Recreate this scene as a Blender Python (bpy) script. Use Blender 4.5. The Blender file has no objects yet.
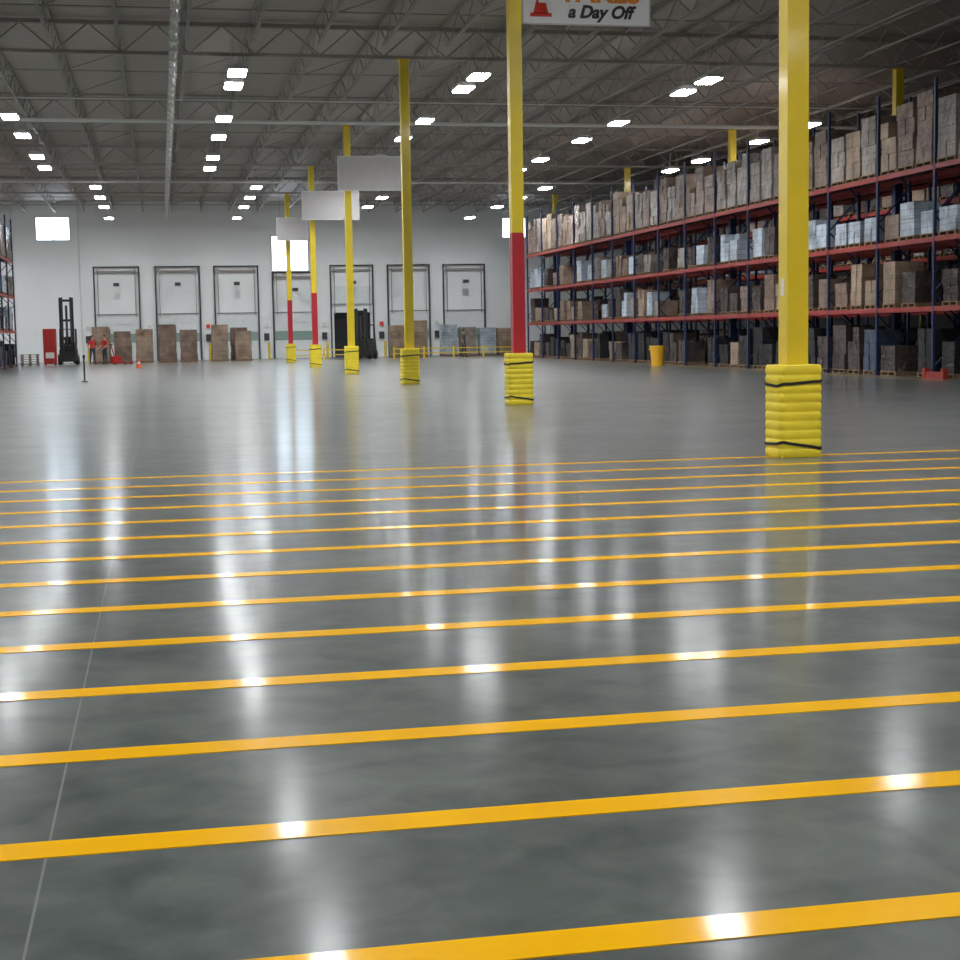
import bpy, math, random
from mathutils import Matrix, Vector
random.seed(7)
sc = bpy.context.scene
COL = sc.collection

# ------------------------------------------------------------------ materials
def mat(name, col, rough=0.5, metal=0.0, coat=0.0, coat_rough=0.1, emit=None, estr=0.0, noise=0.0, nscale=4.0):
    m = bpy.data.materials.new(name); m.use_nodes = True
    nt = m.node_tree; b = nt.nodes['Principled BSDF']
    b.inputs['Base Color'].default_value = (*col, 1)
    b.inputs['Roughness'].default_value = rough
    b.inputs['Metallic'].default_value = metal
    b.inputs['Coat Weight'].default_value = coat
    b.inputs['Coat Roughness'].default_value = coat_rough
    if emit:
        b.inputs['Emission Color'].default_value = (*emit, 1)
        b.inputs['Emission Strength'].default_value = estr
    if noise > 0:
        tc = nt.nodes.new('ShaderNodeTexCoord')
        n = nt.nodes.new('ShaderNodeTexNoise'); n.inputs['Scale'].default_value = nscale; n.inputs['Detail'].default_value = 5
        nt.links.new(tc.outputs['Object'], n.inputs['Vector'])
        r = nt.nodes.new('ShaderNodeValToRGB')
        r.color_ramp.elements[0].position = 0.3; r.color_ramp.elements[1].position = 0.7
        r.color_ramp.elements[0].color = (*[c*(1-noise) for c in col], 1)
        r.color_ramp.elements[1].color = (*[min(1, c*(1+noise)) for c in col], 1)
        nt.links.new(n.outputs['Fac'], r.inputs['Fac']); nt.links.new(r.outputs['Color'], b.inputs['Base Color'])
    return m

def carton(name, c1, c2, coat=0.5, bw=0.42, bh=0.33):
    m = bpy.data.materials.new(name); m.use_nodes = True
    nt = m.node_tree; b = nt.nodes['Principled BSDF']; L = nt.links.new
    tc = nt.nodes.new('ShaderNodeTexCoord'); sp = nt.nodes.new('ShaderNodeSeparateXYZ'); L(tc.outputs['Object'], sp.inputs[0])
    ad = nt.nodes.new('ShaderNodeMath'); ad.operation = 'ADD'; L(sp.outputs['X'], ad.inputs[0]); L(sp.outputs['Y'], ad.inputs[1])
    cb = nt.nodes.new('ShaderNodeCombineXYZ'); L(ad.outputs[0], cb.inputs['X']); L(sp.outputs['Z'], cb.inputs['Y'])
    br = nt.nodes.new('ShaderNodeTexBrick'); L(cb.outputs[0], br.inputs['Vector'])
    br.inputs['Scale'].default_value = 1.0; br.inputs['Brick Width'].default_value = bw; br.inputs['Row Height'].default_value = bh
    br.inputs['Mortar Size'].default_value = 0.006
    br.inputs['Color1'].default_value = (*c1, 1); br.inputs['Color2'].default_value = (*c2, 1)
    br.inputs['Mortar'].default_value = (*[c*0.4 for c in c1], 1)
    n = nt.nodes.new('ShaderNodeTexNoise'); n.inputs['Scale'].default_value = 1.2; n.inputs['Detail'].default_value = 3
    L(tc.outputs['Object'], n.inputs['Vector'])
    r = nt.nodes.new('ShaderNodeValToRGB'); r.color_ramp.elements[0].position = 0.35; r.color_ramp.elements[1].position = 0.66
    r.color_ramp.elements[0].color = (0.65, 0.65, 0.65, 1); r.color_ramp.elements[1].color = (1.25, 1.25, 1.25, 1)
    L(n.outputs['Fac'], r.inputs['Fac'])
    mu = nt.nodes.new('ShaderNodeMix'); mu.data_type = 'RGBA'; mu.blend_type = 'MULTIPLY'; mu.inputs['Factor'].default_value = 1.0
    L(br.outputs['Color'], mu.inputs[6]); L(r.outputs['Color'], mu.inputs[7]); L(mu.outputs[2], b.inputs['Base Color'])
    b.inputs['Roughness'].default_value = 0.7; b.inputs['Specular IOR Level'].default_value = 0.25
    b.inputs['Coat Weight'].default_value = coat; b.inputs['Coat Roughness'].default_value = 0.18
    bp = nt.nodes.new('ShaderNodeBump'); bp.inputs['Strength'].default_value = 1.0; bp.inputs['Distance'].default_value = 0.22
    n3 = nt.nodes.new('ShaderNodeTexNoise'); n3.inputs['Scale'].default_value = 4.0; n3.inputs['Detail'].default_value = 2
    L(tc.outputs['Object'], n3.inputs['Vector'])
    L(n3.outputs['Fac'], bp.inputs['Height']); L(bp.outputs['Normal'], b.inputs['Coat Normal'])
    return m

def polished(name, color_builder, lobes, power, ior=1.5, gain=1.0):
    """diffuse body under a worn polish: reflectance follows Fresnel, damped by the micro texture"""
    m = bpy.data.materials.new(name); m.use_nodes = True
    nt = m.node_tree; nt.nodes.clear(); L = nt.links.new; N = nt.nodes.new
    out = N('ShaderNodeOutputMaterial'); tc = N('ShaderNodeTexCoord')
    d = N('ShaderNodeBsdfDiffuse'); L(color_builder(nt, tc), d.inputs['Color'])
    g1 = N('ShaderNodeBsdfGlossy'); g1.inputs['Roughness'].default_value = lobes[0]; g1.inputs['Color'].default_value = (1, 1, 1, 1)
    g2 = N('ShaderNodeBsdfGlossy'); g2.inputs['Roughness'].default_value = lobes[1]; g2.inputs['Color'].default_value = (1, 1, 1, 1)
    mg = N('ShaderNodeMixShader'); mg.inputs[0].default_value = lobes[2]; L(g1.outputs[0], mg.inputs[1]); L(g2.outputs[0], mg.inputs[2])
    fr = N('ShaderNodeFresnel'); fr.inputs['IOR'].default_value = ior
    pw = N('ShaderNodeMath'); pw.operation = 'POWER'; pw.inputs[1].default_value = power; L(fr.outputs[0], pw.inputs[0])
    gn = N('ShaderNodeMath'); gn.operation = 'MULTIPLY'; gn.inputs[1].default_value = gain; L(pw.outputs[0], gn.inputs[0])
    mx = N('ShaderNodeMixShader'); L(gn.outputs[0], mx.inputs[0]); L(d.outputs[0], mx.inputs[1]); L(mg.outputs[0], mx.inputs[2]); L(mx.outputs[0], out.inputs[0])
    return m

M = {}
M['yellow'] = mat('yellow_paint', (0.82, 0.61, 0.025), 0.35, coat=0.3, noise=0.05, nscale=2)
M['guard'] = mat('guard_plastic', (0.88, 0.70, 0.03), 0.5, noise=0.05)
M['red'] = mat('red_paint', (0.48, 0.02, 0.03), 0.35, coat=0.3, noise=0.08)
M['black'] = mat('black_rubber', (0.015, 0.015, 0.017), 0.5)
M['label'] = mat('paper_label', (0.75, 0.75, 0.72), 0.6, noise=0.05)
M['wall'] = mat('wall_white_paint', (0.90, 0.93, 0.945), 0.6, noise=0.02, nscale=0.4)
M['walldark'] = mat('wall_grey_paint', (0.20, 0.20, 0.21), 0.7, noise=0.05, nscale=0.4)
M['steel'] = mat('joist_steel', (0.35, 0.315, 0.29), 0.6, noise=0.06, nscale=2)
M['pipe'] = mat('white_pipe', (0.78, 0.77, 0.75), 0.3, noise=0.03)
M['housing'] = mat('lamp_housing', (0.6, 0.6, 0.6), 0.4)
M['lens'] = mat('lamp_lens', (0.9, 0.9, 0.9), 0.4, emit=(0.97, 0.99, 1.0), estr=56)
M['blue'] = mat('rack_blue', (0.010, 0.022, 0.085), 0.5, noise=0.1)
M['beam'] = mat('rack_beam_red', (0.32, 0.026, 0.02), 0.5, noise=0.1)
M['deck'] = mat('wire_deck', (0.10, 0.10, 0.11), 0.5, metal=0.6)
M['wood'] = mat('pallet_wood', (0.24, 0.15, 0.085), 0.8, noise=0.25, nscale=6)
M['c_brown'] = carton('carton_brown', (0.26, 0.175, 0.13), (0.21, 0.14, 0.105), 0.8)
M['c_tan'] = carton('carton_tan', (0.38, 0.28, 0.20), (0.32, 0.23, 0.165), 0.6)
M['c_dark'] = carton('carton_dark', (0.065, 0.046, 0.04), (0.05, 0.035, 0.032), 0.6)
M['c_grey'] = carton('carton_wrapped_grey', (0.34, 0.29, 0.26), (0.28, 0.24, 0.215), 1.0)
M['c_white'] = carton('carton_white_blue', (0.50, 0.57, 0.65), (0.43, 0.50, 0.58), 0.6, 0.6, 0.2)
M['c_blue'] = carton('carton_slate_blue', (0.06, 0.09, 0.14), (0.045, 0.07, 0.11), 0.5)
M['c_black'] = carton('carton_black', (0.012, 0.013, 0.016), (0.018, 0.018, 0.022), 0.4)
M['sign'] = mat('sign_white', (0.88, 0.90, 0.93), 0.4)
M['panel'] = mat('sign_panel_grey', (0.48, 0.46, 0.46), 0.5, noise=0.04)
M['orange'] = mat('orange_print', (0.85, 0.28, 0.02), 0.5)
M['redprint'] = mat('red_print', (0.75, 0.04, 0.02), 0.5)
M['frame'] = mat('door_track_dark', (0.05, 0.05, 0.055), 0.5)
M['door'] = mat('door_panel', (0.78, 0.82, 0.83), 0.5, noise=0.04)
M['doorglass'] = mat('door_window_green', (0.25, 0.36, 0.32), 0.3)  # greenish window strip across the dock doors
M['dark'] = mat('painted_interior_shade', (0.01, 0.01, 0.012), 0.8)
M['forkred'] = mat('forklift_red', (0.45, 0.02, 0.02), 0.35, coat=0.4)
M['grey'] = mat('dark_grey_steel', (0.06, 0.06, 0.065), 0.5, metal=0.3)
M['skin'] = mat('skin', (0.50, 0.30, 0.21), 0.55)
M['hair'] = mat('hair', (0.03, 0.02, 0.015), 0.7)
M['vest'] = mat('red_shirt', (0.60, 0.03, 0.03), 0.7)
M['shirt2'] = mat('dark_shirt', (0.12, 0.12, 0.15), 0.7)
M['jeans'] = mat('jeans', (0.035, 0.05, 0.09), 0.8)
M['binmat'] = mat('bin_yellow', (0.85, 0.46, 0.02), 0.4)
M['cone'] = mat('cone_orange', (0.8, 0.12, 0.02), 0.45)
M['eye'] = mat('eye_white', (0.7, 0.7, 0.7), 0.3)

g = bpy.data.materials.new('window_glass'); g.use_nodes = True
nt = g.node_tree; nt.nodes.clear()
o = nt.nodes.new('ShaderNodeOutputMaterial'); t = nt.nodes.new('ShaderNodeBsdfTransparent'); gl = nt.nodes.new('ShaderNodeBsdfGlossy'); gl.inputs['Roughness'].default_value = 0.05
mx = nt.nodes.new('ShaderNodeMixShader'); mx.inputs[0].default_value = 0.08
nt.links.new(t.outputs[0], mx.inputs[1]); nt.links.new(gl.outputs[0], mx.inputs[2]); nt.links.new(mx.outputs[0], o.inputs[0])
M['glass'] = g

def tape_col(nt, tc):
    L = nt.links.new; N = nt.nodes.new
    n = N('ShaderNodeTexNoise'); n.inputs['Scale'].default_value = 3; n.inputs['Detail'].default_value = 6; L(tc.outputs['Object'], n.inputs['Vector'])
    c = N('ShaderNodeMix'); c.data_type = 'RGBA'; c.inputs[6].default_value = (0.70, 0.345, 0.001, 1); c.inputs[7].default_value = (0.79, 0.43, 0.003, 1)
    L(n.outputs['Fac'], c.inputs['Factor']); return c.outputs[2]
M['tape'] = polished('yellow_floor_paint', tape_col, (0.08, 0.22, 0.4), 1.3, gain=0.65)

def floor_col(nt, tc):
    L = nt.links.new; N = nt.nodes.new
    n1 = N('ShaderNodeTexNoise'); n1.inputs['Scale'].default_value = 0.55; n1.inputs['Detail'].default_value = 7; n1.inputs['Roughness'].default_value = 0.6
    L(tc.outputs['Object'], n1.inputs['Vector'])
    n2 = N('ShaderNodeTexNoise'); n2.inputs['Scale'].default_value = 4.0; n2.inputs['Detail'].default_value = 7; n2.inputs['Distortion'].default_value = 0.5
    L(tc.outputs['Object'], n2.inputs['Vector'])
    a = N('ShaderNodeMath'); a.operation = 'MULTIPLY_ADD'; a.inputs[1].default_value = 0.6; L(n2.outputs['Fac'], a.inputs[0]); L(n1.outputs['Fac'], a.inputs[2])
    r = N('ShaderNodeMapRange'); r.inputs['From Min'].default_value = 0.58; r.inputs['From Max'].default_value = 1.02
    L(a.outputs[0], r.inputs['Value'])
    c = N('ShaderNodeMix'); c.data_type = 'RGBA'; c.inputs[6].default_value = (0.046, 0.056, 0.053, 1); c.inputs[7].default_value = (0.118, 0.132, 0.124, 1)
    L(r.outputs[0], c.inputs['Factor'])
    sp = N('ShaderNodeSeparateXYZ'); L(tc.outputs['Object'], sp.inputs[0])
    def line(sock, off, period, w):
        a = N('ShaderNodeMath'); a.operation = 'ADD'; a.inputs[1].default_value = -off + 200*period; L(sock, a.inputs[0])
        md = N('ShaderNodeMath'); md.operation = 'MODULO'; md.inputs[1].default_value = period; L(a.outputs[0], md.inputs[0])
        lt = N('ShaderNodeMath'); lt.operation = 'LESS_THAN'; lt.inputs[1].default_value = w; L(md.outputs[0], lt.inputs[0])
        return lt.outputs[0]
    l1 = line(sp.outputs['X'], -0.39, 7.9, 0.008)
    l2 = line(sp.outputs['Y'], 17.95, 14.85, 0.05)
    mm = N('ShaderNodeMath'); mm.operation = 'MAXIMUM'; L(l1, mm.inputs[0]); L(l2, mm.inputs[1])
    mc = N('ShaderNodeMix'); mc.data_type = 'RGBA'; L(mm.outputs[0], mc.inputs['Factor']); L(c.outputs[2], mc.inputs[6]); mc.inputs[7].default_value = (0.16, 0.17, 0.165, 1)
    return mc.outputs[2]
M['floor'] = polished('polished_concrete', floor_col, (0.145, 0.29, 0.32), 1.38, gain=0.78)

def deck_mat():
    m = bpy.data.materials.new('metal_roof_deck'); m.use_nodes = True
    nt = m.node_tree; b = nt.nodes['Principled BSDF']; L = nt.links.new; N = nt.nodes.new
    tc = N('ShaderNodeTexCoord')
    w = N('ShaderNodeTexWave'); w.bands_direction = 'Y'; w.inputs['Scale'].default_value = 1.0; w.inputs['Distortion'].default_value = 0
    L(tc.outputs['Object'], w.inputs['Vector'])
    r = N('ShaderNodeValToRGB'); r.color_ramp.elements[0].color = (0.40, 0.345, 0.31, 1); r.color_ramp.elements[1].color = (0.54, 0.47, 0.425, 1)
    L(w.outputs['Fac'], r.inputs['Fac']); L(r.outputs['Color'], b.inputs['Base Color']); b.inputs['Roughness'].default_value = 0.6
    return m
M['deckroof'] = deck_mat()

# ------------------------------------------------------------------ mesh builder
class MB:
    def __init__(s): s.v = []; s.f = []; s.m = []; s.names = []
    def mi(s, k):
        if k not in s.names: s.names.append(k)
        return s.names.index(k)
    def box(s, c, d, k, rz=0.0, taper=1.0):
        i = len(s.v); x, y, z = [a/2 for a in d]; ca, sa = math.cos(rz), math.sin(rz)
        for zz in (-z, z):
            t = taper if zz > 0 else 1.0
            for (a, b) in ((-x, -y), (x, -y), (x, y), (-x, y)):
                a *= t; b *= t
                s.v.append((c[0]+a*ca-b*sa, c[1]+a*sa+b*ca, c[2]+zz))
        m = s.mi(k)
        for f in ((0, 3, 2, 1), (4, 5, 6, 7), (0, 1, 5, 4), (1, 2, 6, 5), (2, 3, 7, 6), (3, 0, 4, 7)):
            s.f.append(tuple(i+q for q in f)); s.m.append(m)
    def bar(s, p, q, w, k, h=None):
        p = Vector(p); q = Vector(q); d = (q-p).normalized(); h = h or w
        up = Vector((0, 0, 1)) if abs(d.z) < 0.95 else Vector((1, 0, 0))
        a = d.cross(up).normalized()*w/2; b = a.cross(d).normalized()*h/2
        i = len(s.v)
        for e in (p, q):
            for t in (-a-b, a-b, a+b, -a+b): s.v.append(tuple(e+t))
        m = s.mi(k)
        for f in ((0, 3, 2, 1), (4, 5, 6, 7), (0, 1, 5, 4), (1, 2, 6, 5), (2, 3, 7, 6), (3, 0, 4, 7)):
            s.f.append(tuple(i+q2 for q2 in f)); s.m.append(m)
    def cyl(s, p, q, r1, r2, k, n=16):
        p = Vector(p); q = Vector(q); d = (q-p).normalized()
        up = Vector((0, 0, 1)) if abs(d.z) < 0.95 else Vector((1, 0, 0))
        a = d.cross(up).normalized(); b = a.cross(d).normalized(); i = len(s.v); m = s.mi(k)
        for e, r in ((p, r1), (q, r2)):
            for j in range(n):
                t = 2*math.pi*j/n; s.v.append(tuple(e+a*r*math.cos(t)+b*r*math.sin(t)))
        for j in range(n):
            s.f.append((i+j, i+(j+1) % n, i+n+(j+1) % n, i+n+j)); s.m.append(m)
        s.f.append(tuple(i+j for j in range(n))[::-1]); s.m.append(m)
        s.f.append(tuple(i+n+j for j in range(n))); s.m.append(m)
    def rings(s, rs, k, cap=True):
        i = len(s.v); n = len(rs[0]); m = s.mi(k)
        for r in rs: s.v += r
        for a in range(len(rs)-1):
            for j in range(n):
                s.f.append((i+a*n+j, i+a*n+(j+1) % n, i+(a+1)*n+(j+1) % n, i+(a+1)*n+j)); s.m.append(m)
        if cap:
            s.f.append(tuple(i+j for j in range(n))[::-1]); s.m.append(m)
            s.f.append(tuple(i+(len(rs)-1)*n+j for j in range(n))); s.m.append(m)
    def ball(s, c, r, k, n=12, h=8):
        rs = []
        for a in range(1, h):
            t = math.pi*a/h - math.pi/2
            rs.append([(c[0]+r[0]*math.cos(t)*math.cos(2*math.pi*j/n), c[1]+r[1]*math.cos(t)*math.sin(2*math.pi*j/n), c[2]+r[2]*math.sin(t)) for j in range(n)])
        s.rings(rs, k)
    def obj(s, name, loc=(0, 0, 0), parent=None, bevel=0, smooth=False, rz=0):
        me = bpy.data.meshes.new(name); me.from_pydata(s.v, [], s.f)
        for k in s.names: me.materials.append(M[k])
        me.polygons.foreach_set('material_index', s.m)
        if smooth: me.polygons.foreach_set('use_smooth', [True]*len(s.f))
        me.update()
        ob = bpy.data.objects.new(name, me); COL.objects.link(ob); ob.location = loc; ob.rotation_euler[2] = rz
        if parent: ob.parent = parent
        if bevel:
            b = ob.modifiers.new('bevel', 'BEVEL'); b.width = bevel; b.segments = 2; b.limit_method = 'ANGLE'
        return ob
def empty(name, loc=(0, 0, 0), rz=0):
    e = bpy.data.objects.new(name, None); COL.objects.link(e); e.location = loc; e.rotation_euler[2] = rz; return e

# ------------------------------------------------------------------ room shell
XL, XR, YF, YB, H = -38.0, 54.0, -14.0, 109.0, 10.75
b = MB(); b.box(((XL+XR)/2, (YF+YB)/2, -0.1), (XR-XL, YB-YF, 0.2), 'floor'); b.obj('floor')
b = MB(); b.box(((XL+XR)/2, (YF+YB)/2, H+0.1), (XR-XL, YB-YF, 0.2), 'deckroof'); b.obj('ceiling')
b = MB(); b.box((XL-0.1, (YF+YB)/2, H/2), (0.2, YB-YF, H), 'wall'); b.obj('wall_left')
b = MB(); b.box((XR+0.1, (YF+YB)/2, H/2), (0.2, YB-YF, H), 'walldark'); b.obj('wall_right')
b = MB(); b.box(((XL+XR)/2, YF-0.1, H/2), (XR-XL+0.4, 0.2, H), 'walldark'); b.obj('wall_front')
DX = -0.85
wins = [(-7.95, -5.75, 8.15, 9.7), (7.65, 10.15, 6.0, 8.4), (23.9, 25.6, 8.2, 9.6)]
doors = [q+DX for q in (-3.45, 0.6, 4.55, 8.5, 12.5, 16.5, 20.45)]
DW = 2.95
open_d = (doors[4]+0.2, doors[4]+DW-0.2, 0.0, 3.1)
holes = wins + [open_d]
xs = sorted(set([XL, XR] + [h[0] for h in holes] + [h[1] for h in holes]))
zs = sorted(set([0, H] + [h[2] for h in holes] + [h[3] for h in holes]))
b = MB()
for i in range(len(xs)-1):
    for j in range(len(zs)-1):
        cx, cz = (xs[i]+xs[i+1])/2, (zs[j]+zs[j+1])/2
        if any(h[0] < cx < h[1] and h[2] < cz < h[3] for h in holes): continue
        b.box((cx, YB+0.125, cz), (xs[i+1]-xs[i], 0.25, zs[j+1]-zs[j]), 'wall')
b.obj('wall_back')
for n, w in enumerate(wins):
    b = MB(); cx, cz = (w[0]+w[1])/2, (w[2]+w[3])/2; ww, wh = w[1]-w[0], w[3]-w[2]
    for sx in (w[0], w[1]): b.box((sx, YB-0.05, cz), (0.08, 0.1, wh+0.08), 'door')
    for sz in (w[2], w[3]): b.box((cx, YB-0.05, sz), (ww, 0.1, 0.08), 'door')
    b.box((cx, YB+0.02, cz), (0.05, 0.05, wh), 'door')
    b.box((cx, YB+0.1, cz), (ww, 0.01, wh), 'glass')
    b.obj('window_%d' % (n+1))
for n, dx in enumerate(doors):
    b = MB(); y = YB-0.09
    top = 6.35 if n != 3 else 5.9
    for s in (0, DW): b.box((dx+s, y, top/2), (0.09, 0.12, top), 'frame')
    for s in (0.25, DW-0.25): b.box((dx+s, y-0.12, top/2+1.5), (0.05, 0.05, top-3), 'steel')
    b.box((dx+DW/2, y, top), (DW+0.1, 0.12, 0.09), 'frame')
    b.box((dx+DW/2, y-0.1, top-0.3), (DW-0.3, 0.12, 0.12), 'steel')
    if n != 4:
        for q in range(5):
            b.box((dx+DW/2, y, 0.32+q*0.62), (DW-0.2, 0.08, 0.6), 'door' if q != 2 else 'doorglass')
        b.box((dx+DW/2, y-0.06, 3.16), (DW-0.2, 0.1, 0.07), 'walldark')
    else:
        b.box((dx+DW/2, YB+0.3, -0.02+1.6), (DW+0.4, 0.02, 3.4), 'dark')  # flat sheet; its near-black colour stands for the unlit trailer inside
        for q in range(2): b.box((dx+DW/2, y-0.05, 4.0+q*0.62), (DW-0.2, 0.06, 0.6), 'door')
    b.bar((dx+DW/2, y, top-1.1), (dx+DW/2, y-0.7, top-1.2), 0.06, 'frame')
    b.box((dx+DW/2, y-0.75, top-1.2), (0.38, 0.3, 0.22), 'frame')
    b.box((dx-0.5, y+0.02, 1.5), (0.35, 0.14, 0.5), 'grey')
    b.box((dx-0.5, y+0.02, 2.3), (0.25, 0.12, 0.25), 'redprint' if n % 3 == 2 else 'label')
    b.obj('door_%d' % (n+1))
for x in (-9.5, -5.2, 27.3):
    b = MB(); b.cyl((0, 0, 0), (0, 0, 10.4), 0.04, 0.04, 'pipe', 8)
    for z in (1, 4, 7, 10): b.box((0, 0.03, z), (0.14, 0.06, 0.06), 'pipe')
    b.obj('downpipe', (x, YB-0.08, 0))

# ------------------------------------------------------------------ roof structure
ROWS = [17.45+14.85*k for k in range(-2, 6)]
b = MB()
ends = [YF] + ROWS + [YB]
x = XL+1.0
while x < XR-0.5:
    for a in range(len(ends)-1):
        y0, y1 = ends[a]+0.05, ends[a+1]-0.05
        if y1-y0 < 1: continue
        b.bar((x, y0, 10.66), (x, y1, 10.66), 0.11, 'steel', 0.07)
        ya, yb = y0+0.8, y1-0.8
        b.bar((x, ya, 9.98), (x, yb, 9.98), 0.10, 'steel', 0.06)
        n = max(2, int((y1-y0)/1.25)); n += n % 2
        for q in range(n):
            u, v = y0+(y1-y0)*q/n, y0+(y1-y0)*(q+1)/n
            zt, zb = 10.64, 9.99
            b.bar((x, u, zt if q % 2 == 0 else zb), (x, v, zb if q % 2 == 0 else zt), 0.028, 'steel')
    x += 1.9
b.obj('roof_joists')
b = MB()
for y in ROWS:
    b.bar((XL+.1, y, 10.6), (XR-.1, y, 10.6), 0.18, 'steel', 0.12)
    b.bar((XL+.1, y, 9.76), (XR-.1, y, 9.76), 0.14, 'steel', 0.10)
    n = int((XR-XL-.2)/1.9)
    for q in range(n):
        u = XL+0.15+q*1.9
        b.bar((u, y, 10.58), (u+0.95, y, 9.78), 0.04, 'steel'); b.bar((u+0.95, y, 9.78), (u+1.9, y, 10.58), 0.04, 'steel')
b.obj('roof_girders')
b = MB()
for px, r in ((0.62, 0.085), (-14.5, 0.04), (30.5, 0.05)):
    b.cyl((px, YF+.1, 9.62), (px, YB-.1, 9.62), r, r, 'pipe', 10)
    y = YF+1
    while y < YB-1:
        b.box((px, y, 9.62), (3.0*r, 0.25, 2.8*r), 'pipe')
        b.bar((px, y, 9.62), (px, y, 10.7), 0.02, 'steel')
        b.cyl((px, y+0.7, 9.62), (px, y+0.7, 9.42), 0.02, 0.05, 'pipe', 6)
        y += 1.5 if r > 0.07 else 3.0
for y, r in ((55.2, 0.025), (60.6, 0.075), (84.0, 0.045)):
    b.cyl((XL+.1, y, 9.62), (XR-.1, y, 9.62), r, r, 'pipe', 8)
b.obj('sprinkler_pipes')
b = MB()
for a in range(len(ends)-1):
    for t in (0.33, 0.66):
        y = ends[a]+(ends[a+1]-ends[a])*t
        b.bar((XL+.1, y, 10.03), (XR-.1, y, 10.03), 0.035, 'steel')
        xx = XL+1.0
        while xx < XR-2.5:
            b.bar((xx, y, 10.0), (xx+1.9, y, 10.65), 0.025, 'steel'); xx += 3.8
b.obj('joist_bridging')

# ------------------------------------------------------------------ lights
lb = MB()
lb.box((0, 0, 0.05), (0.56, 1.16, 0.09), 'housing'); lb.box((0, 0, 0.12), (0.3, 1.1, 0.06), 'housing')
lb.box((0, 0, -0.01), (0.50, 1.10, 0.06), 'lens')
for sx in (-0.22, 0.22):
    for sy in (-0.5, 0.5): lb.bar((sx, sy, 0.1), (sx*0.2, sy, 1.38), 0.012, 'housing')
first = None
LZ = 9.22
pts = []
for X in (-27, -19.6, -12.2, -4.85, 2.45, 9.65, 16.95, 24.5):
    for Y in [-6, 3, 11, 18.5, 26, 33.8, 47.0, 49.4, 56.8, 62.0, 69, 73.4]:
        if X > 24 and Y < 56: continue
        if X < -12.5 and Y < 40: continue
        pts.append((X, Y))
for X in (-27, -19, -11.1, -3.0, 5.1, 12.5, 20.5):
    for Y in (82.5, 88.5, 94.8, 103.5): pts.append((X, Y))
ld = bpy.data.lights.new('downlight', 'AREA'); ld.shape = 'RECTANGLE'; ld.size = 0.46; ld.size_y = 1.06
ld.energy = 125; ld.spread = math.radians(150); ld.color = (0.98, 0.99, 1.0)
for X, Y in pts:
    if first is None:
        first = o2 = lb.obj('high_bay_light', (X, Y, LZ))
    else:
        o2 = bpy.data.objects.new('high_bay_light', first.data); COL.objects.link(o2); o2.location = (X, Y, LZ)
    lo = bpy.data.objects.new('downlight', ld); COL.objects.link(lo); lo.parent = o2; lo.location = (0, 0, -0.06)

# ------------------------------------------------------------------ columns
def sq(a, z, n=56, p=6.5, tilt=0.0, wob=0.0):
    out = []
    for j in range(n):
        t = 2*math.pi*j/n; c, s = math.cos(t), math.sin(t)
        x = math.copysign(abs(c)**(2/p), c)*a; y = math.copysign(abs(s)**(2/p), s)*a
        out.append((x, y, z+tilt*x/a+tilt*0.4*y/a+wob*math.cos(3*t)))
    return out
def column(x, y, red=False, guard=True, low=None):
    e = empty('support_column', (x, y, 0))
    b = MB(); w = 0.265; top = 9.70
    b.box((0, 0, 0.012), (0.5, 0.5, 0.024), low or 'yellow')
    if red or low:
        h_ = 3.6 if red else 6.6
        b.box((0, 0, h_/2+0.01), (w, w, h_-0.02), 'red' if red else low); b.box((0, 0, (h_+top)/2), (w, w, top-h_), 'yellow')
    else:
        b.box((0, 0, top/2+0.01), (w, w, top-0.02), 'yellow')
    b.box((0, 0, top-0.01), (0.4, 0.4, 0.02), 'yellow')
    if y < 20: b.box((-w/2-0.003, 0.0, 2.0), (0.006, 0.10, 0.2), 'label')
    b.obj('shaft', parent=e, bevel=0.012)
    if guard:
        g = MB(); rs = []; hh = 1.08; nr = 10
        rs.append(sq(0.264, 0.0))
        for q in range(nr):
            z0 = hh*q/nr; dz = hh/nr
            for t, a in ((0.05, 0.265), (0.15, 0.271), (0.5, 0.2745), (0.85, 0.271), (0.95, 0.265)):
                rs.append(sq(a, z0+dz*t))
        rs.append(sq(0.266, hh)); rs.append(sq(0.258, hh+0.006)); rs.append(sq(0.15, hh+0.008))
        g.rings(rs, 'guard'); g.obj('base_guard', parent=e, smooth=True)
        s = MB()
        for z, tl in ((0.89, 0.03), (0.13, -0.035)):
            s.rings([sq(0.274, z-0.018, tilt=tl, wob=0.012), sq(0.282, z-0.016, tilt=tl, wob=0.012), sq(0.282, z+0.016, tilt=tl, wob=0.012), sq(0.274, z+0.018, tilt=tl, wob=0.012)], 'black', cap=False)
        s.obj('guard_straps', parent=e, smooth=False)
    return e
for y in ROWS:
    kk = round((y-17.45)/14.85)
    column(7.34 if kk == 0 else 7.40, y, red=kk in (1, 4, 5))
    column(23.38, y, guard=False, low='blue'); column(39.6, y, guard=False)
    column(-9.82, y, guard=y < 70); column(-25.9, y)

# ------------------------------------------------------------------ floor stripes
b = MB()
for k in range(-3, 14):
    y = 3.66+1.06*k
    b.box((4.0, y, 0.0015), (54, 0.155, 0.003), 'tape')
b.obj('floor_stripes')
b = MB()
b.box((21.2, 66, 0.0015), (0.1, 52, 0.003), 'tape'); b.box((8, 96.2, 0.0015), (30, 0.1, 0.003), 'tape')
b.obj('aisle_line_marking')

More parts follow.
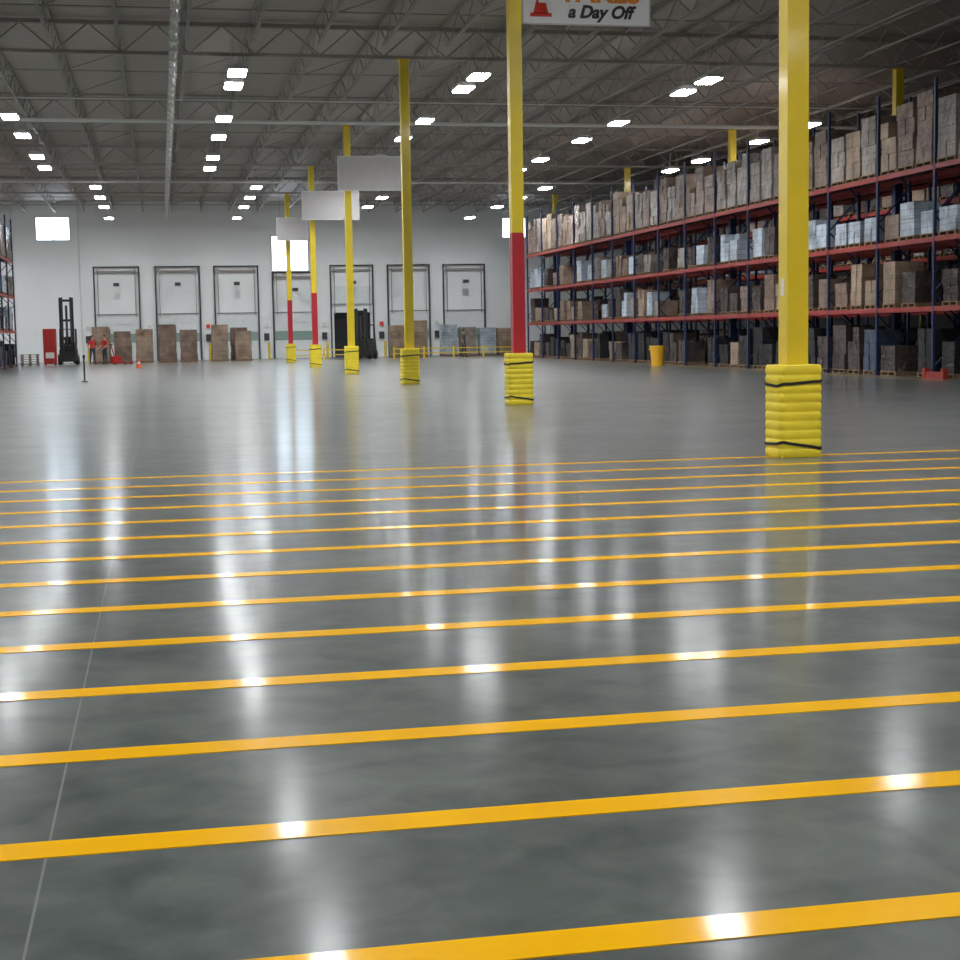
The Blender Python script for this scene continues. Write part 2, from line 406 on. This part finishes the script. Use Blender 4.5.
# ------------------------------------------------------------------ racks
def rack(name, x0, depth, y0, nb, bay=3.66, H0=8.6):
    b = MB(); lv = [2.08, 4.08, 6.15]
    for q in range(nb+1):
        y = y0+q*bay
        for x in (x0, x0+depth):
            b.box((x, y, H0/2), (0.08, 0.09, H0), 'blue'); b.box((x, y, 0.01), (0.15, 0.15, 0.02), 'blue')
        z = 0.3; f = 0
        while z < H0-1.1:
            b.bar((x0+f*depth, y, z), (x0+(1-f)*depth, y, z+1.1), 0.04, 'blue'); z += 1.1; f = 1-f
    for l in lv:
        for x in (x0, x0+depth):
            for q in range(nb):
                ya, yb = y0+q*bay+0.045, y0+(q+1)*bay-0.045
                b.box((x, (ya+yb)/2, l-0.07), (0.06, yb-ya, 0.14), 'beam')
                for ye in (ya, yb): b.box((x, ye, l-0.09), (0.075, 0.03, 0.24), 'beam')
        for q in range(nb):
            for s in range(7):
                ys = y0+q*bay+0.3+s*(bay-0.6)/6
                b.box((x0+depth/2, ys, l-0.02), (depth-0.08, 0.05, 0.03), 'deck')
            b.box((x0+depth/2, y0+(q+0.5)*bay, l-0.002), (depth-0.08, bay-0.2, 0.006), 'deck')
    return b.obj(name)
def load(b, cx, cy, z, w, d, h, k, slump=0.0):
    for s in (-0.45, 0, 0.45):
        b.box((cx, cy+s*d, z+0.05), (w*0.98, 0.09, 0.09), 'wood')
    b.box((cx, cy, z+0.115), (w, d, 0.03), 'wood'); b.box((cx, cy, z+0.01), (w, d*0.98, 0.015), 'wood')
    zz = z+0.132; n = max(1, round(h/0.42)); lh = h/n
    gone = set()
    if n > 2 and random.random() < 0.3:
        gone = set(random.sample(range(4), random.choice((1, 2))))
    for q in range(n):
        idx = 0
        for sx in (-0.25, 0.25):
            for sy in (-0.25, 0.25):
                idx += 1
                if q == n-1 and (idx-1) in gone: continue
                j = lambda: random.uniform(-0.02, 0.02)
                b.box((cx+sx*w*0.95+j(), cy+sy*d*0.95+j()+slump*q*0.01, zz+lh/2), (w*0.475, d*0.475, lh*0.985), k, rz=random.uniform(-0.03, 0.03))
        zz += lh
def fill(name, x0, depth, y0, nb, bay=3.66, seed=1, dens=1.0, dark=0.0):
    random.seed(seed); b = MB(); cx = x0+depth/2-0.02
    top_p = ['c_brown', 'c_grey', 'c_brown', 'c_tan', 'c_grey', 'c_grey', 'c_brown']
    l1 = ['c_white', 'c_white', 'c_grey', 'c_brown', 'c_white', 'c_white', 'c_dark']
    l2 = ['c_tan', 'c_white', 'c_dark', 'c_brown', 'c_dark', 'c_white', 'c_tan']
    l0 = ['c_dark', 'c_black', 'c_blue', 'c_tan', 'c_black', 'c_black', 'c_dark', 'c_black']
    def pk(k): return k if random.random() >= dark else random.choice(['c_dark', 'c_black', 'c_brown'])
    for q in range(nb):
        ka = random.choice(l1); kb = random.choice(l2); kt = random.choice(top_p)
        for s in (0.19, 0.5, 0.81):
            y = y0+(q+s)*bay+random.uniform(-0.04, 0.04); w = depth-0.03; U = random.uniform
            if random.random() < 0.97*dens: load(b, cx, y, 6.152, w+0.04, U(0.95, 1.1), U(1.4, 2.0), pk(kt if random.random() < .6 else random.choice(top_p)), U(-1, 1))
            if random.random() < 0.85*dens: load(b, cx+U(0, .08), y, 4.082, w*U(.85, 1), U(0.8, 1.05), U(0.65, 1.1), pk(ka if random.random() < .6 else random.choice(l1)))
            if random.random() < 0.85*dens: load(b, cx+U(0, .08), y, 2.082, w*U(.85, 1), U(0.75, 1.0), U(0.6, 1.35), pk(kb if random.random() < .4 else random.choice(l2)))
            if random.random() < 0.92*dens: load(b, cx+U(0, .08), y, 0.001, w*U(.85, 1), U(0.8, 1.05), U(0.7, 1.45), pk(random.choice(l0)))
    return b.obj(name)
BAY = 3.66; RY = 42.0-2*BAY; NB = 16
rack('pallet_rack', 22.0, 1.05, RY, NB); fill('palletized_cartons', 22.0, 1.05, RY, NB, seed=3)
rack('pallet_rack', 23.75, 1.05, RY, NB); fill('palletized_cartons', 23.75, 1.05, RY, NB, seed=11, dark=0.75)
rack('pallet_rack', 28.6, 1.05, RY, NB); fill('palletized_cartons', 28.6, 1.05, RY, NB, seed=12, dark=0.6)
rack('pallet_rack', -9.4, 1.0, 74.0, 6); fill('palletized_cartons', -9.4, 1.0, 74.0, 6, seed=21)
rack('pallet_rack', -11.3, 1.0, 74.0, 6); fill('palletized_cartons', -11.3, 1.0, 74.0, 6, seed=22)
b = MB(); yy = 41.5
b.box((21.75, yy-0.1, 0.10), (0.12, 1.2, 0.20), 'beam'); b.box((21.75, yy-0.65, 0.15), (0.16, 0.16, 0.3), 'beam'); b.box((21.75, yy+0.45, 0.15), (0.16, 0.16, 0.3), 'beam')
b.obj('rack_guard')

# ------------------------------------------------------------------ signs
def text(body, size, k, loc, parent, shear=0.0, bold=0.0, name='lettering'):
    c = bpy.data.curves.new(name, 'FONT'); c.body = body; c.size = size; c.shear = shear; c.extrude = 0.004; c.offset = bold
    c.align_x = 'CENTER'; c.align_y = 'CENTER'; c.materials.append(M[k])
    ob = bpy.data.objects.new(name, c); COL.objects.link(ob); ob.parent = parent; ob.location = loc; ob.rotation_euler = (math.pi/2, 0, 0)
    return ob
e = empty('safety_sign', (8.88, 32.0, 8.46))
b = MB(); b.box((0, 0, 0), (2.74, 0.03, 1.22), 'sign')
for s in (-1.36, 1.36): b.box((s, -0.005, 0), (0.03, 0.045, 1.25), 'housing')
for s in (-0.61, 0.61): b.box((0, -0.005, s), (2.74, 0.045, 0.03), 'housing')
for s in (-1.2, 1.2): b.bar((s, 0, 0.62), (s, 0, 1.5), 0.02, 'steel')
b.obj('panel', parent=e)
text('SAFETY NEVER', 0.34, 'orange', (0.1, -0.022, 0.42), e, 0, 0.012)
text('TAKES', 0.60, 'orange', (0.28, -0.022, 0.04), e, 0, 0.02)
text('a Day Off', 0.35, 'black', (0.28, -0.022, -0.36), e, 0.3, 0.014)
b = MB()
b.cyl((-0.98, -0.03, -0.40), (-0.98, -0.03, 0.08), 0.16, 0.03, 'redprint', 12); b.box((-0.98, -0.03, -0.43), (0.45, 0.02, 0.07), 'redprint')
b.box((-0.98, -0.19, -0.18), (0.17, 0.01, 0.08), 'sign')
b.obj('cone_emblem', parent=e)
for (x, y, w, z0, z1) in ((8.22, 61.4, 2.5, 7.15, 8.45), (8.25, 76.2, 2.75, 7.1, 8.45), (7.6, 91.0, 1.75, 7.0, 8.3)):
    b = MB(); cz = (z0+z1)/2
    b.box((0, 0, 0), (w, 0.04, z1-z0), 'panel')
    for s in (-w/2, w/2): b.box((s, 0, 0), (0.04, 0.06, z1-z0+0.04), 'housing')
    for s in (-1, 1): b.box((0, 0, s*(z1-z0)/2), (w, 0.06, 0.04), 'housing')
    for s in (-w*0.4, w*0.4): b.bar((s, 0, (z1-z0)/2), (s, 0, 9.98-cz), 0.02, 'steel')
    b.obj('hanging_aisle_sign', (x, y, cz))

# ------------------------------------------------------------------ floor props near back wall
random.seed(5)
b = MB()
for x in (-2.9, -1.5, -0.2, 1.3, 2.6, 4.6, 5.9):
    for y in (101.5, 103.6):
        load(b, x+DX+random.uniform(-.1, .1), y, 0.0, 1.1, 1.1, random.uniform(1.5, 2.4), random.choice(['c_tan', 'c_brown', 'c_tan', 'c_tan']))
for x in (15.4, 16.8): load(b, x, 103, 0.0, 1.1, 1.1, random.uniform(1.8, 2.4), 'c_tan')
for x, k in ((19.0, 'c_white'), (20.3, 'c_grey'), (21.6, 'c_white'), (22.9, 'c_tan')): load(b, x, 104, 0.0, 1.1, 1.1, random.uniform(1.3, 2.2), k)
b.obj('staged_pallet_loads')

def forklift(loc, rz, body, mast=4.1):
    e = empty('forklift', loc, rz); b = MB()
    b.box((0, 0.25, 0.55), (1.05, 1.5, 0.75), body); b.box((0, 0.95, 0.75), (1.05, 0.5, 1.1), body, taper=0.88)
    b.box((0, 0.45, 1.0), (0.95, 0.7, 0.25), 'grey'); b.box((0, 0.25, 1.18), (0.5, 0.5, 0.14), 'black'); b.box((0, 0.52, 1.45), (0.48, 0.12, 0.55), 'black')
    b.box((0, -0.42, 0.85), (0.95, 0.18, 0.65), body)
    b.obj('body', parent=e, bevel=0.04)
    b = MB()
    for sx in (-0.46, 0.46):
        b.bar((sx, -0.42, 1.1), (sx, -0.2, 2.15), 0.06, 'black'); b.bar((sx, 0.95, 1.2), (sx, 0.8, 2.15), 0.06, 'black')
        b.bar((sx, -0.25, 2.15), (sx, 0.85, 2.15), 0.06, 'black')
    for q in range(6): b.bar((-0.46, -0.2+q*0.2, 2.17), (0.46, -0.2+q*0.2, 2.17), 0.04, 'black')
    b.cyl((0, -0.3, 1.1), (0, -0.12, 1.4), 0.02, 0.02, 'black', 8); b.cyl((0, -0.12, 1.40), (0, -0.10, 1.43), 0.17, 0.17, 'black', 20)
    b.obj('overhead_guard', parent=e)
    b = MB()
    for sx in (-0.36, 0.36):
        b.box((sx, -0.68, mast/2+0.08), (0.13, 0.16, mast), 'black'); b.box((sx*0.68, -0.68, mast/2+0.2), (0.09, 0.1, mast-0.2), 'grey')
    for z in (0.5, 1.6, 2.7, mast-0.1): b.box((0, -0.66, z), (0.8, 0.08, 0.14), 'black')
    b.box((0, -0.82, 0.45), (0.95, 0.07, 0.5), 'black')
    for z in (0.9, 1.1, 1.3): b.box((0, -0.82, z), (0.9, 0.04, 0.04), 'black')
    for sx in (-0.42, 0, 0.42): b.box((sx, -0.82, 0.95), (0.04, 0.04, 0.75), 'black')
    for sx in (-0.26, 0.26): b.box((sx, -1.38, 0.10), (0.12, 1.1, 0.045), 'grey')
    b.cyl((0, -0.68, 0.3), (0, -0.68, mast-0.4), 0.07, 0.07, 'grey', 8)
    b.obj('mast_and_forks', parent=e)
    b = MB()
    for sx in (-1, 1):
        for y, r in ((-0.4, 0.32), (0.8, 0.27)):
            b.cyl((sx*0.42, y, r), (sx*0.60, y, r), r, r, 'black', 24); b.cyl((sx*0.595, y, r), (sx*0.615, y, r), r*0.5, r*0.5, 'grey', 16)
    b.obj('wheels', parent=e)
forklift((-5.6, 99.2, 0), 0.0, 'grey', 4.0)
forklift((12.7, 99.5, 0), -0.4, 'grey', 3.1)
b = MB(); b.box((0, 0, 1.15), (0.75, 0.7, 2.1), 'forkred'); b.box((0, -0.36, 1.5), (0.6, 0.02, 1.1), 'forkred'); b.box((0, -0.38, 0.6), (0.5, 0.03, 0.35), 'label')
for sx in (-.28, .28):
    for sy in (-.25, .25): b.cyl((sx-0.03, sy, 0.06), (sx+0.03, sy, 0.06), 0.06, 0.06, 'black', 12)
b.box((0, 0, 0.1), (0.7, 0.65, 0.04), 'grey')
b.obj('storage_cabinet', (-6.6, 98.0, 0), bevel=0.03)
b = MB()
for s in (-0.22, 0.22): b.box((s, -0.5, 0.09), (0.16, 1.15, 0.06), 'forkred'); b.cyl((s-0.05, -0.95, 0.04), (s+0.05, -0.95, 0.04), 0.04, 0.04, 'black', 10)
b.box((0, 0.18, 0.28), (0.6, 0.28, 0.42), 'forkred'); b.cyl((-0.1, 0.3, 0.1), (0.1, 0.3, 0.1), 0.1, 0.1, 'black', 14)
b.bar((0, 0.3, 0.4), (0, 0.6, 1.15), 0.05, 'forkred'); b.bar((-0.15, 0.62, 1.2), (0.15, 0.62, 1.2), 0.05, 'black'); b.bar((0, 0.6, 1.13), (0, 0.62, 1.2), 0.1, 'black')
b.obj('pallet_jack', (-2.6, 96.9, 0), rz=0.7)

for (xa, xb_, y) in ((7.9, 12.0, 98.0), (14.4, 24.0, 98.0)):
    b = MB(); n = int((xb_-xa)/2.1)+1
    for q in range(n+1):
        x = xa+(xb_-xa)*q/n; b.cyl((x, y, 0), (x, y, 0.75), 0.06, 0.06, 'yellow', 12)
    for z in (0.32, 0.62): b.box(((xa+xb_)/2, y, z), (xb_-xa, 0.05, 0.06), 'yellow')
    b.obj('guard_rail')
for dx in doors:
    b = MB(); b.cyl((0, 0, 0), (0, 0, 1.05), 0.09, 0.09, 'yellow', 14); b.ball((0, 0, 1.05), (0.09, 0.09, 0.06), 'yellow'); b.obj('bollard', (dx-0.45, 107.6, 0), smooth=False)

b = MB(); rs = []
for z, r in ((0, .24), (.02, .25), (.3, .27), (.32, .28), (.6, .30), (.62, .31), (.8, .32), (.82, .35), (.86, .35)):
    rs.append([(r*math.cos(2*math.pi*j/24), r*math.sin(2*math.pi*j/24), z) for j in range(24)])
rs.append([(0.31*math.cos(2*math.pi*j/24), 0.31*math.sin(2*math.pi*j/24), 0.86) for j in range(24)])
rs.append([(0.24*math.cos(2*math.pi*j/24), 0.24*math.sin(2*math.pi*j/24), 0.2) for j in range(24)])
b.rings(rs, 'binmat')
for s in (-1, 1): b.box((s*0.36, 0, 0.72), (0.04, 0.14, 0.04), 'binmat')
b.obj('trash_bin', (20.75, 64.0, 0))
b = MB(); b.box((0, 0, 0.015), (0.36, 0.36, 0.03), 'cone'); b.cyl((0, 0, 0.03), (0, 0, 0.22), 0.13, 0.09, 'cone', 20); b.cyl((0, 0, 0.22), (0, 0, 0.31), 0.088, 0.066, 'label', 20); b.cyl((0, 0, 0.31), (0, 0, 0.48), 0.064, 0.025, 'cone', 20)
b.obj('traffic_cone', (-1.2, 84.0, 0))
b = MB(); b.cyl((0, 0, 0), (0, 0, 0.04), 0.12, 0.1, 'black', 24); b.cyl((0, 0, 0.04), (0, 0, 0.92), 0.03, 0.03, 'black', 12); b.cyl((0, 0, 0.85), (0, 0, 0.97), 0.045, 0.045, 'black', 12)
b.obj('stanchion_post', (-2.75, 58.0, 0))
b = MB()
for q in range(5):
    for s in (-0.45, 0, 0.45): b.box((s, 0, 0.05+q*0.14), (0.1, 1.0, 0.09), 'wood')
    b.box((0, 0, 0.105+q*0.14), (1.1, 1.0, 0.025), 'wood')
b.obj('empty_pallet_stack', (-7.85, 98.6, 0))

# ------------------------------------------------------------------ people
def person(loc, rz, top='vest', stride=0.0, reach=0.0):
    V = []; E = []; R = []; roots = []
    def add(p, r, par=None):
        V.append(p); R.append(r if isinstance(r, tuple) else (r, r))
        if par is None: roots.append(len(V)-1)
        else: E.append((par, len(V)-1))
        return len(V)-1
    pel = add((0, 0, .97), (.150, .110)); be = add((0, 0, 1.13), (.135, .10), pel); ch = add((0, .005, 1.32), (.165, .112), be)
    nb_ = add((0, .01, 1.45), (.085, .075), ch); nk = add((0, 0, 1.52), .055, nb_)
    h1 = add((0, -.02, 1.585), (.062, .075), nk); h2 = add((0, -.015, 1.66), (.077, .095), h1); add((0, -.005, 1.73), (.062, .075), h2)
    hands = []
    for s in (-1, 1):
        st = stride*s
        hp = add((s*.09, 0, .88), (.092, .098), pel); kn = add((s*.105, -.02-st*.5, .50), .064, hp)
        an = add((s*.11, .03-st, .10), .042, kn); he = add((s*.11, .02-st, .05), (.038, .04), an); add((s*.125, -.15-st, .038), (.042, .03), he)
        sh = add((s*.185, .01, 1.40), .06, ch); el = add((s*.245, .03-reach*.12, 1.13+reach*.03), .043, sh)
        wr = add((s*.235, -.08-reach*.32, .90+reach*.18), .028, el)
        pa = add((s*.232, -.11-reach*.38, .825+reach*.235), (.022, .034), wr)
        hands.append((s, V[pa]))
    for s, p in hands:
        for q, ln in enumerate((.068, .078, .073, .056)):
            yy = p[1]-.026+q*.017
            a = add((p[0], yy, p[2]-.02), .0095); c = add((p[0]-s*.004, yy, p[2]-.03-ln*.5), .0088, a); add((p[0]-s*.02, yy+.002, p[2]-.03-ln), .0075, c)
        a = add((p[0], p[1]-.02, p[2]+.02), .011); c = add((p[0]-s*.01, p[1]-.045, p[2]-.005), .010, a); add((p[0]-s*.018, p[1]-.055, p[2]-.035), .008, c)
    me = bpy.data.meshes.new('body_src'); me.from_pydata(V, E, []); me.update()
    ob = bpy.data.objects.new('body_src', me); COL.objects.link(ob)
    ob.modifiers.new('skin', 'SKIN')
    sv = me.skin_vertices[0].data
    for i, r in enumerate(R): sv[i].radius = r; sv[i].use_root = i in roots
    su = ob.modifiers.new('sub', 'SUBSURF'); su.levels = 2; su.render_levels = 2
    dg = bpy.context.evaluated_depsgraph_get(); bm = bpy.data.meshes.new_from_object(ob.evaluated_get(dg))
    bpy.data.objects.remove(ob)
    bm.name = 'body'; bm.materials.clear()
    for k in ('skin', top, 'jeans', 'black'): bm.materials.append(M[k])
    for p in bm.polygons:
        c = p.center; p.use_smooth = True
        arm = abs(c.x) > .17 and c.z < 1.3
        if c.z < .11: i = 3
        elif arm and c.z < 1.16: i = 0
        elif c.z < 1.0 and not (abs(c.x) > .2): i = 2
        elif c.z > 1.48: i = 0
        else: i = 1
        p.material_index = i
    e = empty('warehouse_worker', loc, rz)
    o1 = bpy.data.objects.new('body', bm); COL.objects.link(o1); o1.parent = e
    b = MB()
    b.ball((0, .01, 1.705), (.082, .098, .075), 'hair', 16, 10)
    b.ball((0, -.108, 1.645), (.012, .018, .02), 'skin')
    for s in (-1, 1):
        b.ball((s*.03, -.095, 1.668), (.012, .009, .008), 'eye'); b.ball((s*.03, -.103, 1.668), (.005, .004, .006), 'black')
        b.ball((s*.080, -.005, 1.655), (.010, .018, .028), 'skin')
    b.box((0, -.098, 1.605), (.045, .012, .009), 'redprint')
    b.obj('face_and_hair', parent=e, smooth=True)
person((-4.1, 97.5, 0), 0.3, 'vest', 0.12)
person((-3.4, 98.2, 0), -0.8, 'vest', 0.0, 0.6)
person((19.2, 99.6, 0), 1.0, 'shirt2', 0.1)

# ------------------------------------------------------------------ world / camera
w = bpy.data.worlds.new('daylight'); sc.world = w; w.use_nodes = True
w.node_tree.nodes['Background'].inputs[0].default_value = (0.72, 0.86, 1.0, 1); w.node_tree.nodes['Background'].inputs[1].default_value = 9.5
sc.view_settings.view_transform = 'Standard'
sc.view_settings.exposure = 0.0

cam = bpy.data.cameras.new('camera'); co = bpy.data.objects.new('camera', cam); COL.objects.link(co)
cam.sensor_width = 36; cam.lens = 58.5; cam.clip_end = 500
R = Matrix.Rotation(-math.radians(11.42), 4, 'Z') @ Matrix.Rotation(math.radians(90-5.38), 4, 'X') @ Matrix.Rotation(-0.0165, 4, 'Z')
co.matrix_world = Matrix.Translation((0, 0, 1.52)) @ R
sc.camera = co
